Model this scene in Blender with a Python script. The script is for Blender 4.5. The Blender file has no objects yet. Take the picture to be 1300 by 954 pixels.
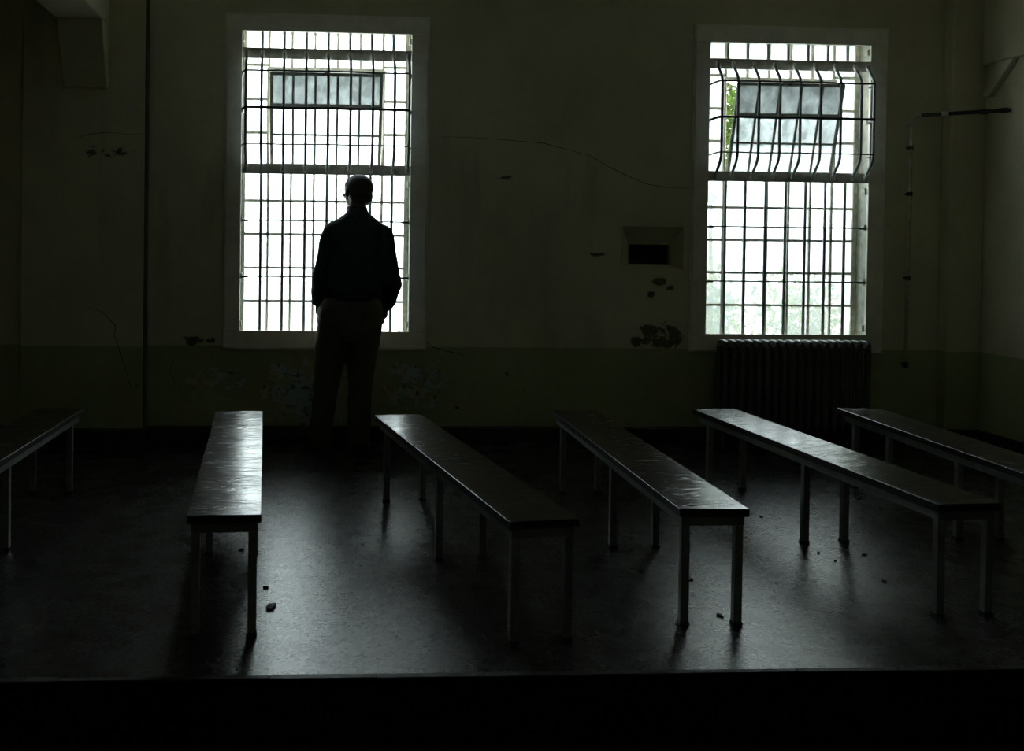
import bpy, bmesh, math, random
from mathutils import Vector, Matrix
random.seed(7)
SC = bpy.context.scene
COL = SC.collection
PI = math.pi

# ------------------------------------------------------------------ materials
def new_mat(name):
    m = bpy.data.materials.new(name); m.use_nodes = True
    nt = m.node_tree; nt.nodes.clear()
    out = nt.nodes.new('ShaderNodeOutputMaterial')
    return m, nt, out

class NT:
    """small helper around a node tree"""
    def __init__(s, nt): s.nt = nt; s.pos = None
    def n(s, kind, **kw):
        nd = s.nt.nodes.new(kind)
        for k, v in kw.items():
            if k.startswith('_'): setattr(nd, k[1:], v)
            else: s.set(nd.inputs[k.replace('__', ' ')], v)
        return nd
    def set(s, inp, v):
        if isinstance(v, bpy.types.NodeSocket): s.nt.links.new(v, inp)
        else: inp.default_value = v
    def math(s, op, a, b=0.0, c=None, clamp=False):
        nd = s.nt.nodes.new('ShaderNodeMath'); nd.operation = op; nd.use_clamp = clamp
        s.set(nd.inputs[0], a); s.set(nd.inputs[1], b)
        if c is not None: s.set(nd.inputs[2], c)
        return nd.outputs[0]
    def geo(s):
        if s.pos is None:
            s.pos = s.n('ShaderNodeNewGeometry').outputs['Position']
        return s.pos
    def obj(s): return s.n('ShaderNodeTexCoord').outputs['Object']
    def noise(s, vec, scale, detail=6, rough=.6, dist=0.0):
        return s.n('ShaderNodeTexNoise', Vector=vec, Scale=scale, Detail=detail, Roughness=rough, Distortion=dist).outputs['Fac']
    def scale(s, vec, v):
        nd = s.n('ShaderNodeMapping', Vector=vec); nd.inputs['Scale'].default_value = v
        return nd.outputs[0]
    def ramp(s, fac, a, b, ca=0.0, cb=1.0):
        nd = s.n('ShaderNodeMapRange', Value=fac); nd.clamp = True
        nd.inputs['From Min'].default_value = a; nd.inputs['From Max'].default_value = b
        nd.inputs['To Min'].default_value = ca; nd.inputs['To Max'].default_value = cb
        return nd.outputs[0]
    def mix(s, fac, a, b):
        nd = s.nt.nodes.new('ShaderNodeMix'); nd.data_type = 'RGBA'
        s.set(nd.inputs[0], fac)
        s.set(nd.inputs[6], a if isinstance(a, bpy.types.NodeSocket) else (*a, 1)[:4])
        s.set(nd.inputs[7], b if isinstance(b, bpy.types.NodeSocket) else (*b, 1)[:4])
        return nd.outputs[2]
    def bump(s, h, strength=.3, dist=.01):
        return s.n('ShaderNodeBump', Height=h, Strength=strength, Distance=dist).outputs[0]

def simple(name, col, rough=.6, metal=0.0, var=.12, nscale=12, bump=.15, bdist=.004, spec=.5):
    m, nt, out = new_mat(name); t = NT(nt)
    c = t.obj()
    f = t.noise(c, nscale)
    dark = tuple(v * (1 - 2.5 * var) for v in col); lite = tuple(min(1, v * (1 + var)) for v in col)
    cc = t.mix(t.ramp(f, .3, .7), dark, lite)
    b = t.n('ShaderNodeBsdfPrincipled')
    t.set(b.inputs['Base Color'], cc); t.set(b.inputs['Metallic'], metal)
    t.set(b.inputs['Roughness'], t.ramp(t.noise(c, nscale * 3), .3, .7, max(0, rough - .08), min(1, rough + .08)))
    b.inputs['Specular IOR Level'].default_value = spec
    t.set(b.inputs['Normal'], t.bump(t.noise(c, nscale * 5), bump, bdist))
    nt.links.new(b.outputs[0], out.inputs[0])
    return m

WAIN = .668
def wall_material():
    m, nt, out = new_mat('painted_plaster'); t = NT(nt)
    P = t.geo()
    sep = t.n('ShaderNodeSeparateXYZ', Vector=P)
    X, Y, Z = sep.outputs
    big = t.noise(P, 1.3, 5, .6)
    mid = t.noise(P, 6, 8, .65)
    fine = t.noise(P, 40, 6, .7)
    streak = t.noise(t.scale(P, (2.2, 2.2, .45)), 2.0, 5, .6)
    upper = t.mix(t.ramp(big, .35, .65), (.60, .555, .40), (.73, .68, .50))
    upper = t.mix(t.ramp(streak, .58, .75, 0, .55), upper, (.42, .41, .30))
    upper = t.mix(t.ramp(mid, .60, .72, 0, .35), upper, (.45, .44, .33))
    lower = t.mix(t.ramp(big, .35, .65), (.33, .37, .19), (.43, .47, .26))
    lower = t.mix(t.ramp(mid, .57, .7, 0, .5), lower, (.22, .24, .13))
    # wainscot edge with a little hand-painted waver
    edge = t.math('ADD', Z, t.math('MULTIPLY', t.math('SUBTRACT', mid, .5), .012))
    isup = t.ramp(edge, WAIN - .003, WAIN + .003)
    base = t.mix(isup, lower, upper)
    # peeled areas, each an ellipse on the wall roughened by noise
    def blob(cx, cz, rx, rz, thr=.5, src=None):
        dx = t.math('DIVIDE', t.math('SUBTRACT', X, cx), rx)
        dz = t.math('DIVIDE', t.math('SUBTRACT', Z, cz), rz)
        d = t.math('ADD', t.math('MULTIPLY', dx, dx), t.math('MULTIPLY', dz, dz))
        v = t.math('SUBTRACT', src if src is not None else mid, t.math('MULTIPLY', d, .22))
        return t.ramp(v, thr - .02, thr + .02)
    mid2 = t.noise(t.scale(P, (1, 1, 1.2)), 11, 8, .7, .4)
    isback = t.ramp(Y, 6.9, 6.95)
    spots = None
    for (cx, cz, rx, rz, thr) in [(2.46, .715, .22, .06, .40), (2.57, .78, .12, .10, .44), (2.42, .80, .12, .09, .44), (2.44, 1.14, .14, .035, .46), (2.56, 1.09, .05, .04, .39), (2.41, 1.05, .03, .03, .36),
                                  (2.03, 1.33, .10, .018, .40), (1.36, 1.86, .12, .03, .5), (-1.35, 1.98, .30, .06, .5), (-.76, .70, .16, .05, .44)]:
        b = blob(cx, cz, rx, rz, thr, mid2)
        spots = b if spots is None else t.math('MAXIMUM', spots, b)
    spots = t.math('MULTIPLY', spots, isback)
    base = t.mix(spots, base, t.mix(t.ramp(fine, .4, .6), (.10, .075, .05), (.2, .17, .12)))
    # flaking blue-grey undercoat under the left window
    fl = None
    for (cx, cz, rx, rz, thr) in [(0.0, .33, .48, .30, .44), (-.62, .42, .42, .22, .50), (.75, .40, .34, .28, .47), (-.45, .1, .5, .12, .5), (-.2, .5, .12, .12, .46)]:
        b = blob(cx, cz, rx, rz, thr, mid2)
        fl = b if fl is None else t.math('MAXIMUM', fl, b)
    fl = t.math('MULTIPLY', t.math('MULTIPLY', fl, isback), t.math('SUBTRACT', 1.0, isup))
    tone = t.noise(P, 5, 3)
    und = t.mix(t.ramp(tone, .42, .55), (.55, .47, .34), (.42, .55, .58))
    und = t.mix(t.ramp(t.noise(P, 22, 4), .54, .62), und, (.13, .12, .08))
    base = t.mix(fl, base, und)
    # fine dark scratches scattered through the wainscot
    chip = t.math('MULTIPLY', t.ramp(mid2, .66, .68), t.math('SUBTRACT', 1.0, isup))
    base = t.mix(chip, base, (.05, .05, .04))
    b = t.n('ShaderNodeBsdfPrincipled')
    t.set(b.inputs['Base Color'], base)
    t.set(b.inputs['Roughness'], t.ramp(mid, .3, .7, .5, .7))
    b.inputs['Specular IOR Level'].default_value = .3
    h = t.math('ADD', t.math('MULTIPLY', mid, .6), t.math('SUBTRACT', t.math('MULTIPLY', fine, .15), t.math('MULTIPLY', t.math('MAXIMUM', fl, spots), .4)))
    t.set(b.inputs['Normal'], t.bump(h, .5, .012))
    nt.links.new(b.outputs[0], out.inputs[0])
    return m

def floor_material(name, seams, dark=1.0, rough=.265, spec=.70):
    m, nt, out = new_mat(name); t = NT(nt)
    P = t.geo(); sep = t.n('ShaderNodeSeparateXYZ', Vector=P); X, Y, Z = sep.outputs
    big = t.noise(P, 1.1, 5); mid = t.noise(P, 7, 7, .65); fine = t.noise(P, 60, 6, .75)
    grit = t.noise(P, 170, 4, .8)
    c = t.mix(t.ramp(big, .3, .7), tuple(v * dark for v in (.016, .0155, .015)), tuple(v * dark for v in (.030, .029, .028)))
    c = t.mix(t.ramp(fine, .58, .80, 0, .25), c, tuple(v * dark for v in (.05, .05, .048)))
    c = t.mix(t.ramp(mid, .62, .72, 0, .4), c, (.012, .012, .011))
    line = None
    for (y0, x0, x1) in seams:
        d = t.math('ABSOLUTE', t.math('SUBTRACT', t.math('ADD', Y, t.math('MULTIPLY', t.math('SUBTRACT', t.noise(P, 3, 3), .5), .03)), y0))
        l = t.math('MULTIPLY', t.ramp(d, .005, .011, 1, 0), t.math('MULTIPLY', t.ramp(X, x0, x0 + .05), t.ramp(X, x1 - .05, x1, 1, 0)))
        l = t.math('MULTIPLY', l, t.ramp(t.noise(P, 9, 3), .38, .5))
        line = l if line is None else t.math('MAXIMUM', line, l)
    if line is not None: c = t.mix(line, c, (.006, .006, .006))
    b = t.n('ShaderNodeBsdfPrincipled'); t.set(b.inputs['Base Color'], c)
    r = t.math('ADD', t.ramp(mid, .3, .7, rough - .015, rough + .03), t.math('MULTIPLY', t.math('SUBTRACT', fine, .5), .16))
    t.set(b.inputs['Roughness'], r)
    b.inputs['Specular IOR Level'].default_value = spec
    h = t.math('ADD', t.math('MULTIPLY', fine, .4), t.math('MULTIPLY', grit, .5))
    if line is not None: h = t.math('SUBTRACT', h, t.math('MULTIPLY', line, .6))
    t.set(b.inputs['Normal'], t.bump(h, .22, .004))
    nt.links.new(b.outputs[0], out.inputs[0])
    return m

def bench_wood():
    m, nt, out = new_mat('dark_varnished_wood'); t = NT(nt)
    O = t.obj()
    info = t.n('ShaderNodeObjectInfo').outputs['Random']
    off = t.n('ShaderNodeVectorMath', _operation='ADD'); nt.links.new(O, off.inputs[0])
    cmb = t.n('ShaderNodeCombineXYZ', X=t.math('MULTIPLY', info, 7.0), Y=t.math('MULTIPLY', info, 13.0))
    nt.links.new(cmb.outputs[0], off.inputs[1]); O = off.outputs[0]
    grain = t.noise(t.scale(O, (14, 1.2, 14)), 3, 8, .65, .6)
    blot = t.noise(O, 5, 6, .6); scuff = t.noise(t.scale(O, (3, 9, 3)), 4, 8, .7, .8)
    c = t.mix(t.ramp(grain, .35, .65), (.012, .010, .008), (.030, .026, .021))
    c = t.mix(t.ramp(scuff, .62, .72, 0, .5), c, (.055, .05, .042))
    b = t.n('ShaderNodeBsdfPrincipled'); t.set(b.inputs['Base Color'], c)
    r = t.math('ADD', t.ramp(blot, .3, .7, .15, .24), t.ramp(scuff, .5, .72, 0, .14))
    t.set(b.inputs['Roughness'], r)
    b.inputs['Specular IOR Level'].default_value = .85
    h = t.math('ADD', t.math('MULTIPLY', t.ramp(t.noise(t.scale(O, (1.6, 6, 3)), 3.2, 3, .5, .9), .50, .68), 1.0), t.math('ADD', t.math('MULTIPLY', blot, .25), t.math('MULTIPLY', scuff, .25)))
    t.set(b.inputs['Normal'], t.bump(h, .28, .006))
    nt.links.new(b.outputs[0], out.inputs[0])
    return m

def glass_material(name, veil_lo, veil_hi, x0, z0, px, pz, tint=(.93, .98, .97), upper=0.0, frost_shade=None, lower=False):
    """old dirty window glass: mostly see-through, with a milky film that differs from pane to pane"""
    m, nt, out = new_mat(name); t = NT(nt)
    P = t.geo(); sep = t.n('ShaderNodeSeparateXYZ', Vector=P); X, Y, Z = sep.outputs
    ix = t.math('FLOOR', t.math('DIVIDE', t.math('SUBTRACT', X, x0), px))
    iz = t.math('FLOOR', t.math('DIVIDE', t.math('SUBTRACT', Z, z0), pz))
    wn = t.n('ShaderNodeTexWhiteNoise', _noise_dimensions='2D', Vector=t.n('ShaderNodeCombineXYZ', X=ix, Y=iz).outputs[0]).outputs['Value']
    dirt = t.noise(t.scale(P, (1, 1, .7)), 14, 7, .7, .5)
    veil = t.math('ADD', t.ramp(wn, 0, 1, veil_lo, veil_hi), t.ramp(dirt, .4, .75, -.03, .16), clamp=True)
    if upper: veil = t.math('ADD', veil, t.ramp(Z, 1.75, 2.0, 0, upper), clamp=True)
    film = t.mix(0, (.80, .86, .85), (.8, .8, .8))
    if lower:      # dirtier lower rows
        grime = t.ramp(t.noise(t.scale(P, (1, 1, .6)), 7, 6, .65, .6), .38, .62)
        low = t.ramp(Z, 1.45, 1.75, 1, .45)
        veil = t.math('MAXIMUM', veil, t.math('MULTIPLY', low, t.math('ADD', t.math('MULTIPLY', grime, .30), .34)))
        film = t.mix(t.math('MULTIPLY', low, .9), (.80, .86, .85), (.24, .27, .265))
    if frost_shade:      # frosted ventilator rows (film tone, veil), with dimmer light painted into the top row
        lo, mid_, hi = frost_shade
        stepm = t.ramp(Z, 2.10, 2.12); steph = t.ramp(Z, 2.315, 2.335)
        g = lambda v: (v * .93, v, v * .985)
        film = t.mix(steph, t.mix(stepm, g(lo[0]), g(mid_[0])), g(hi[0]))
        film = t.mix(t.ramp(dirt, .35, .65, 0, .45), film, (.02, .025, .025))
        veil = t.n('ShaderNodeMix', _data_type='FLOAT'); t.set(veil.inputs[0], stepm); veil.inputs[2].default_value = lo[1]; veil.inputs[3].default_value = mid_[1]
        v2 = t.n('ShaderNodeMix', _data_type='FLOAT'); t.set(v2.inputs[0], steph); t.set(v2.inputs[2], veil.outputs[0]); v2.inputs[3].default_value = hi[1]; veil = v2.outputs[0]
    tr = t.n('ShaderNodeBsdfTransparent'); tr.inputs[0].default_value = (*tint, 1)
    tl = t.n('ShaderNodeBsdfTranslucent'); t.set(tl.inputs[0], film)
    gl = t.n('ShaderNodeBsdfGlossy', Roughness=.12); gl.inputs[0].default_value = (.9, .95, .95, 1)
    mx = t.n('ShaderNodeMixShader'); nt.links.new(veil, mx.inputs[0]); nt.links.new(tr.outputs[0], mx.inputs[1]); nt.links.new(tl.outputs[0], mx.inputs[2])
    fr = t.n('ShaderNodeFresnel', IOR=1.4)
    m2 = t.n('ShaderNodeMixShader'); nt.links.new(fr.outputs[0], m2.inputs[0]); nt.links.new(mx.outputs[0], m2.inputs[1]); nt.links.new(gl.outputs[0], m2.inputs[2])
    nt.links.new(m2.outputs[0], out.inputs[0])
    return m

def leaf_material(name, a, b_):
    m, nt, out = new_mat(name); t = NT(nt)
    P = t.geo()
    c = t.mix(t.ramp(t.noise(P, 9, 3), .35, .65), a, b_)
    d = t.n('ShaderNodeBsdfDiffuse'); t.set(d.inputs[0], c)
    tl = t.n('ShaderNodeBsdfTranslucent'); t.set(tl.inputs[0], c)
    mx = t.n('ShaderNodeMixShader'); mx.inputs[0].default_value = .45
    nt.links.new(d.outputs[0], mx.inputs[1]); nt.links.new(tl.outputs[0], mx.inputs[2]); nt.links.new(mx.outputs[0], out.inputs[0])
    return m

M = dict(
    wall=wall_material(),
    floor=floor_material('worn_dark_floor', [(4.276, -2.9, -.45), (5.32, -2.9, -.6), (5.37, 2.5, 3.6)]),
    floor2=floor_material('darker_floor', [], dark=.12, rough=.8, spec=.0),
    ceiling=simple('ceiling_plaster', (.82, .80, .70), .75, var=.08, nscale=3),
    casing=simple('cream_casing_paint', (.92, .89, .79), .5, var=.06, nscale=8),
    reveal=simple('reveal_plaster', (.66, .64, .55), .7, var=.15, nscale=14, bump=.4),
    black=simple('black_base_paint', (.018, .018, .017), .55, var=.1, nscale=9),
    sash=simple('grey_sash_paint', (.80, .77, .64), .5, var=.15, nscale=20),
    hopper=simple('dark_vent_sash_paint', (.40, .40, .34), .5, var=.15, nscale=20),
    bar=simple('grey_bar_paint', (.48, .53, .55), .42, var=.15, nscale=25),
    plate=simple('grey_plate_paint', (.72, .70, .62), .45, var=.15, nscale=14),
    hook=simple('pale_hook_paint', (.93, .93, .90), .4, var=.12, nscale=25),
    rod=simple('dark_steel_rod', (.05, .055, .06), .45, var=.1),
    wood=bench_wood(),
    edge=simple('black_seat_edging', (.010, .010, .010), .45, var=.1),
    steel=simple('grey_green_leg_paint', (.24, .26, .25), .38, var=.12, nscale=18, bump=.1),
    cap=simple('black_rubber', (.012, .012, .012), .7),
    iron=simple('radiator_iron_paint', (.11, .115, .11), .25, var=.15, nscale=20, bump=.25),
    pipe=simple('cream_pipe_paint', (.62, .60, .48), .45, var=.12, nscale=25),
    pipedark=simple('rusty_pipe_fitting', (.035, .03, .025), .6),
    grille=simple('dark_vent_grille', (.012, .012, .011), .6),
    flake=simple('dark_paint_flake', (.012, .011, .010), .7, nscale=60),
    flake_red=simple('rust_red_flake', (.16, .03, .02), .7, nscale=60),
    crack=simple('dark_crack_line', (.03, .03, .022), .9),  # flat dark tone of the plaster crack lines
    shade_strip=simple('added_shade_strip', (.13, .13, .09), .9),  # shade colour of the strip added on the left pilaster's side
    shirt=simple('dark_navy_cotton', (.028, .040, .055), .8, var=.15, nscale=20, bump=.3, bdist=.006, spec=.25),
    trousers=simple('brown_khaki_twill', (.115, .098, .072), .85, var=.10, nscale=14, bump=.3, bdist=.006, spec=.2),
    belt=simple('black_leather', (.01, .01, .01), .4),
    skin=simple('skin', (.24, .14, .10), .5, var=.06, nscale=30, bump=.1),
    hair=simple('short_dark_hair', (.03, .026, .022), .6, var=.25, nscale=90, bump=.8, bdist=.004),
    eye=simple('eye_white', (.7, .7, .68), .2, var=.02),
    lens=simple('spectacle_frame', (.02, .02, .02), .25),
    shoe=simple('dark_shoe_leather', (.02, .017, .014), .4),
    ground=simple('pale_concrete_ground', (.62, .64, .62), .8, var=.05, nscale=.6),
    bark=simple('bark', (.13, .10, .07), .85, var=.2),
    leaf1=leaf_material('yellow_green_leaves', (.13, .14, .015), (.26, .26, .06)),
    leaf2=leaf_material('mid_green_leaves', (.035, .07, .015), (.09, .14, .03)),
)

# ------------------------------------------------------------------ mesh helpers
def link(name, me, mat, parent=None):
    o = bpy.data.objects.new(name, me); COL.objects.link(o)
    if mat is not None and len(me.materials) == 0: me.materials.append(mat)
    if parent is not None: o.parent = parent
    return o

def obj(name, bm, mat, parent=None, smooth=False, bevel=0, seg=2, autosmooth=True):
    bmesh.ops.recalc_face_normals(bm, faces=bm.faces)
    me = bpy.data.meshes.new(name); bm.to_mesh(me); bm.free()
    mats = mat if isinstance(mat, (list, tuple)) else [mat]
    for m in mats: me.materials.append(m)
    if smooth:
        for p in me.polygons: p.use_smooth = True
    o = link(name, me, None, parent)
    if bevel:
        b = o.modifiers.new('bevel', 'BEVEL'); b.width = bevel; b.segments = seg; b.limit_method = 'ANGLE'; b.angle_limit = math.radians(40)
    return o

def box(bm, x0, x1, y0, y1, z0, z1, mi=0):
    v = [bm.verts.new((x, y, z)) for x in (x0, x1) for y in (y0, y1) for z in (z0, z1)]
    for f in ((0, 1, 3, 2), (4, 6, 7, 5), (0, 4, 5, 1), (2, 3, 7, 6), (0, 2, 6, 4), (1, 5, 7, 3)):
        fc = bm.faces.new([v[i] for i in f]); fc.material_index = mi
    return v

def prism(bm, pts, axis_vec):
    """closed polygon pts (3-D) extruded along axis_vec"""
    a = [bm.verts.new(p) for p in pts]; b = [bm.verts.new(Vector(p) + Vector(axis_vec)) for p in pts]
    bm.faces.new(a); bm.faces.new(list(reversed(b)))
    n = len(pts)
    for i in range(n): bm.faces.new((a[i], b[i], b[(i + 1) % n], a[(i + 1) % n]))

def tube(bm, pts, r, seg=8, sy=1.0, caps=True):
    """round tube along a polyline; r a number or a list"""
    pts = [Vector(p) for p in pts]; n = len(pts)
    rs = r if isinstance(r, (list, tuple)) else [r] * n
    rings = []; up = None
    for i, p in enumerate(pts):
        d = (pts[min(i + 1, n - 1)] - pts[max(i - 1, 0)]).normalized()
        if up is None:
            up = Vector((0, 0, 1)) if abs(d.z) < .9 else Vector((0, 1, 0))
        a = d.cross(up).normalized(); b = a.cross(d).normalized(); up = b
        rings.append([bm.verts.new(p + (a * math.cos(2 * PI * k / seg) + b * math.sin(2 * PI * k / seg) * sy) * rs[i]) for k in range(seg)])
    for i in range(n - 1):
        for k in range(seg):
            bm.faces.new((rings[i][k], rings[i][(k + 1) % seg], rings[i + 1][(k + 1) % seg], rings[i + 1][k]))
    if caps:
        bm.faces.new(list(reversed(rings[0]))); bm.faces.new(rings[-1])

def loft(bm, rings, seg=24, p=2.0):
    """rings: (cx, cy, cz, rx, ry[, tilt]) stacked, superellipse of power p; closed both ends"""
    rr = []
    for R in rings:
        cx, cy, cz, rx, ry = R[:5]
        ring = []
        for k in range(seg):
            a = 2 * PI * k / seg; c, s = math.cos(a), math.sin(a)
            ring.append(bm.verts.new((cx + rx * math.copysign(abs(c) ** (2 / p), c), cy + ry * math.copysign(abs(s) ** (2 / p), s), cz)))
        rr.append(ring)
    for i in range(len(rr) - 1):
        for k in range(seg):
            bm.faces.new((rr[i][k], rr[i][(k + 1) % seg], rr[i + 1][(k + 1) % seg], rr[i + 1][k]))
    bm.faces.new(list(reversed(rr[0]))); bm.faces.new(rr[-1])

def ellipsoid(bm, c, r, mat=None, u=20, v=14):
    res = bmesh.ops.create_uvsphere(bm, u_segments=u, v_segments=v, radius=1)
    T = Matrix.Translation(c) @ (mat or Matrix.Identity(4)) @ Matrix.Diagonal((*r, 1))
    bmesh.ops.transform(bm, matrix=T, verts=res['verts'])
    return res['verts']

def fuse(o, voxel, smooth=6, factor=.5, disp=0):
    """turn overlapping closed shells into one continuous surface"""
    m = o.modifiers.new('r', 'REMESH'); m.mode = 'VOXEL'; m.voxel_size = voxel; m.use_smooth_shade = True
    s = o.modifiers.new('s', 'SMOOTH'); s.iterations = smooth; s.factor = factor
    if disp:
        tx = bpy.data.textures.new('folds', 'CLOUDS'); tx.noise_scale = .09; tx.noise_depth = 1
        d = o.modifiers.new('d', 'DISPLACE'); d.texture = tx; d.strength = disp; d.mid_level = .5
    dg = bpy.context.evaluated_depsgraph_get(); dg.update()
    me = bpy.data.meshes.new_from_object(o.evaluated_get(dg))
    mats = [x for x in o.data.materials]
    o.modifiers.clear(); o.data = me
    if len(me.materials) == 0:
        for x in mats: me.materials.append(x)
    for p in me.polygons: p.use_smooth = True
    return o

def tag(o, label=None, cat=None, group=None, kind=None):
    if label: o['label'] = label
    if cat: o['category'] = cat
    if group: o['group'] = group
    if kind: o['kind'] = kind
    return o
def empty(name, loc=(0, 0, 0), rz=0):
    o = bpy.data.objects.new(name, None); COL.objects.link(o)
    o.location = loc; o.rotation_euler = (0, 0, rz); o.empty_display_size = .1
    return o
def copy_tree(o, parent=None):
    c = o.copy(); COL.objects.link(c); c.parent = parent
    for ch in list(o.children): copy_tree(ch, c)
    return c
def struct(o, label=None, cat=None): return tag(o, label, cat, kind='structure')

# ------------------------------------------------------------------ room shell
XL, XR, YB, YF, ZC = -2.9, 4.77, 7.10, -1.4, 3.45
WO = [0.0, 3.278]                       # x offset of window 1 and window 2
HX0, HX1, HZ0, HZ1 = -.49, .705, .725, 2.89   # wall hole of a window
VX0, VX1, VZ0, VZ1 = 2.197, 2.638, 1.222, 1.530   # recess of the wall vent
WT = .34                                # wall thickness

bm = bmesh.new()
xs = sorted([XL - .3, HX0, HX1, VX0, VX1, HX0 + WO[1], HX1 + WO[1], XR + .3])
def wall_col(x0, x1, holes):
    z = -.1
    for (a, b) in holes:
        box(bm, x0, x1, YB, YB + WT, z, a); z = b
    box(bm, x0, x1, YB, YB + WT, z, ZC + .2)
wall_col(XL - .3, HX0, []); wall_col(HX0, HX1, [(HZ0, HZ1)]); wall_col(HX1, VX0, [])
wall_col(VX0, VX1, [(VZ0, VZ1)]); wall_col(VX1, HX0 + WO[1], []); wall_col(HX0 + WO[1], HX1 + WO[1], [(HZ0, HZ1)]); wall_col(HX1 + WO[1], XR + .3, [])
bmesh.ops.remove_doubles(bm, verts=bm.verts, dist=1e-5)
wb = obj('wall_back', bm, M['wall'])
struct(wb, 'cream over green painted back wall with two barred windows', 'wall')

# hairline cracks in the plaster
for pts, w in [([(-1.502, .938), (-1.39, .90), (-1.304, .81), (-1.31, .74), (-1.282, .659), (-1.25, .56), (-1.221, .469), (-1.20, .40), (-1.183, .334)], .006),
               ([(.904, 2.133), (1.05, 2.135), (1.236, 2.128), (1.42, 2.117), (1.626, 2.103), (1.80, 2.06), (1.963, 2.02), (2.08, 1.95), (2.247, 1.876), (2.36, 1.83), (2.503, 1.808), (2.70, 1.805)], .005),
               ([(-1.58, 2.066), (-1.48, 2.10), (-1.368, 2.113), (-1.25, 2.103), (-1.129, 2.107)], .004),
               ([(.81, .70), (.87, .666), (.953, .64), (1.02, .628), (1.092, .607)], .006),
               ([(-.95, .36), (-.92, .42), (-.955, .49), (-.93, .56), (-.90, .60)], .004)]:
    bm = bmesh.new(); prev = None; y = YB
    if pts[0][0] < -1.12: y = YB - .10
    for i, (x, z) in enumerate(pts):
        ww = w * (.5 + .5 * random.random()) * (0.35 if i in (0, len(pts) - 1) else 1)
        d = Vector((pts[min(i + 1, len(pts) - 1)][0] - pts[max(i - 1, 0)][0], pts[min(i + 1, len(pts) - 1)][1] - pts[max(i - 1, 0)][1])).normalized()
        n = Vector((-d.y, d.x)) * ww * .5
        cur = [bm.verts.new((x + n.x, y - .0012, z + n.y)), bm.verts.new((x - n.x, y - .0012, z - n.y)), bm.verts.new((x + n.x, y + .003, z + n.y)), bm.verts.new((x - n.x, y + .003, z - n.y))]
        if prev:
            bm.faces.new((prev[0], cur[0], cur[1], prev[1])); bm.faces.new((prev[0], prev[2], cur[2], cur[0])); bm.faces.new((prev[1], cur[1], cur[3], prev[3]))
        prev = cur
    obj('wall_crack', bm, M['crack'], wb)

bm = bmesh.new(); box(bm, XL - .3, XL, YF, YB + .3, -.1, ZC + .2); struct(obj('wall_left', bm, M['wall']), 'plain cream and green side wall at the left edge', 'wall')
bm = bmesh.new(); box(bm, XR, XR + .3, YF, YB + .3, -.1, ZC + .2); wr = struct(obj('wall_right', bm, M['wall']), 'side wall at the right edge with a concrete ledge', 'wall')
bm = bmesh.new(); box(bm, XL - .3, XR + .3, YF - .3, YF, -.1, ZC + .2); struct(obj('wall_front', bm, M['wall']))
bm = bmesh.new(); box(bm, XL - .3, XR + .3, YF - .3, YB + WT, ZC, ZC + .2); struct(obj('ceiling', bm, M['ceiling']))
bm = bmesh.new(); box(bm, XL - .3, XR + .3, 3.30, YB + .3, -.12, 0); struct(obj('floor', bm, M['floor']), 'worn dark shiny floor of the room', 'floor')
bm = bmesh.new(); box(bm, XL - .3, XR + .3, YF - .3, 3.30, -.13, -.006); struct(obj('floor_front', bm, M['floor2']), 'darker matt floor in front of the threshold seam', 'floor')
bm = bmesh.new()
for i in range(22):
    x = XL + i * (XR - XL) / 22; x2 = XL + (i + 1) * (XR - XL) / 22
    box(bm, x, x2 - .002, 3.275 + random.uniform(-.004, .004), 3.303 + random.uniform(-.004, .004), -.006, .0035)
struct(obj('trim_1', bm, M['black'], bevel=.001, seg=1), 'thin dark threshold strip across the floor', 'threshold')

# thick pilaster on the left, corner pilaster on the right
bm = bmesh.new(); box(bm, -1.935, -1.118, YB - .10, YB + .02, 0, ZC); struct(obj('trim_2', bm, M['wall'], bevel=.008), 'broad shallow pilaster left of the first window', 'pilaster')
bm = bmesh.new(); box(bm, 4.52, XR, YB - .10, YB + .02, 0, ZC); struct(obj('trim_3', bm, M['wall'], bevel=.008), 'narrow corner pilaster right of the wall pipe', 'pilaster')
bm = bmesh.new(); box(bm, -1.119, -1.106, YB - .0985, YB + .01, .114, ZC); struct(obj('trim_6', bm, M['shade_strip']), 'added dark strip standing in for shade at the edge of the left pilaster', 'shade_strip')  # added strip, darkens the pilaster side that the window would light
# baseboards
bm = bmesh.new()
prism(bm, [(0, YB + .01, 0), (0, YB - .028, 0), (0, YB - .028, .100), (0, YB - .016, .114), (0, YB + .01, .114)], (1, 0, 0))
for v in bm.verts: v.co.x = -1.118 if v.co.x < .5 else 4.52
struct(obj('baseboard_back', bm, M['black']), 'black baseboard along the back wall', 'baseboard')
bm = bmesh.new()
prism(bm, [(0, YB - .08, 0), (0, YB - .128, 0), (0, YB - .128, .100), (0, YB - .116, .114), (0, YB - .08, .114)], (1, 0, 0))
for v in bm.verts: v.co.x = -1.95 if v.co.x < .5 else -1.10
struct(obj('baseboard_pilaster', bm, M['black']))
for nm, x0, x1 in (('baseboard_left', XL - .01, XL + .028), ('baseboard_right', XR - .028, XR + .01)):
    bm = bmesh.new(); box(bm, x0, x1, YF, YB - .129, -.01 , .114); struct(obj(nm, bm, M['black'], bevel=.004))
bm = bmesh.new(); box(bm, XL, -1.95, YB - .028, YB + .01, 0, .114); struct(obj('baseboard_far', bm, M['black']))
bm = bmesh.new(); box(bm, 4.50, XR, YB - .128, YB - .08, 0, .114); struct(obj('baseboard_corner', bm, M['black'], bevel=.004))

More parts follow.
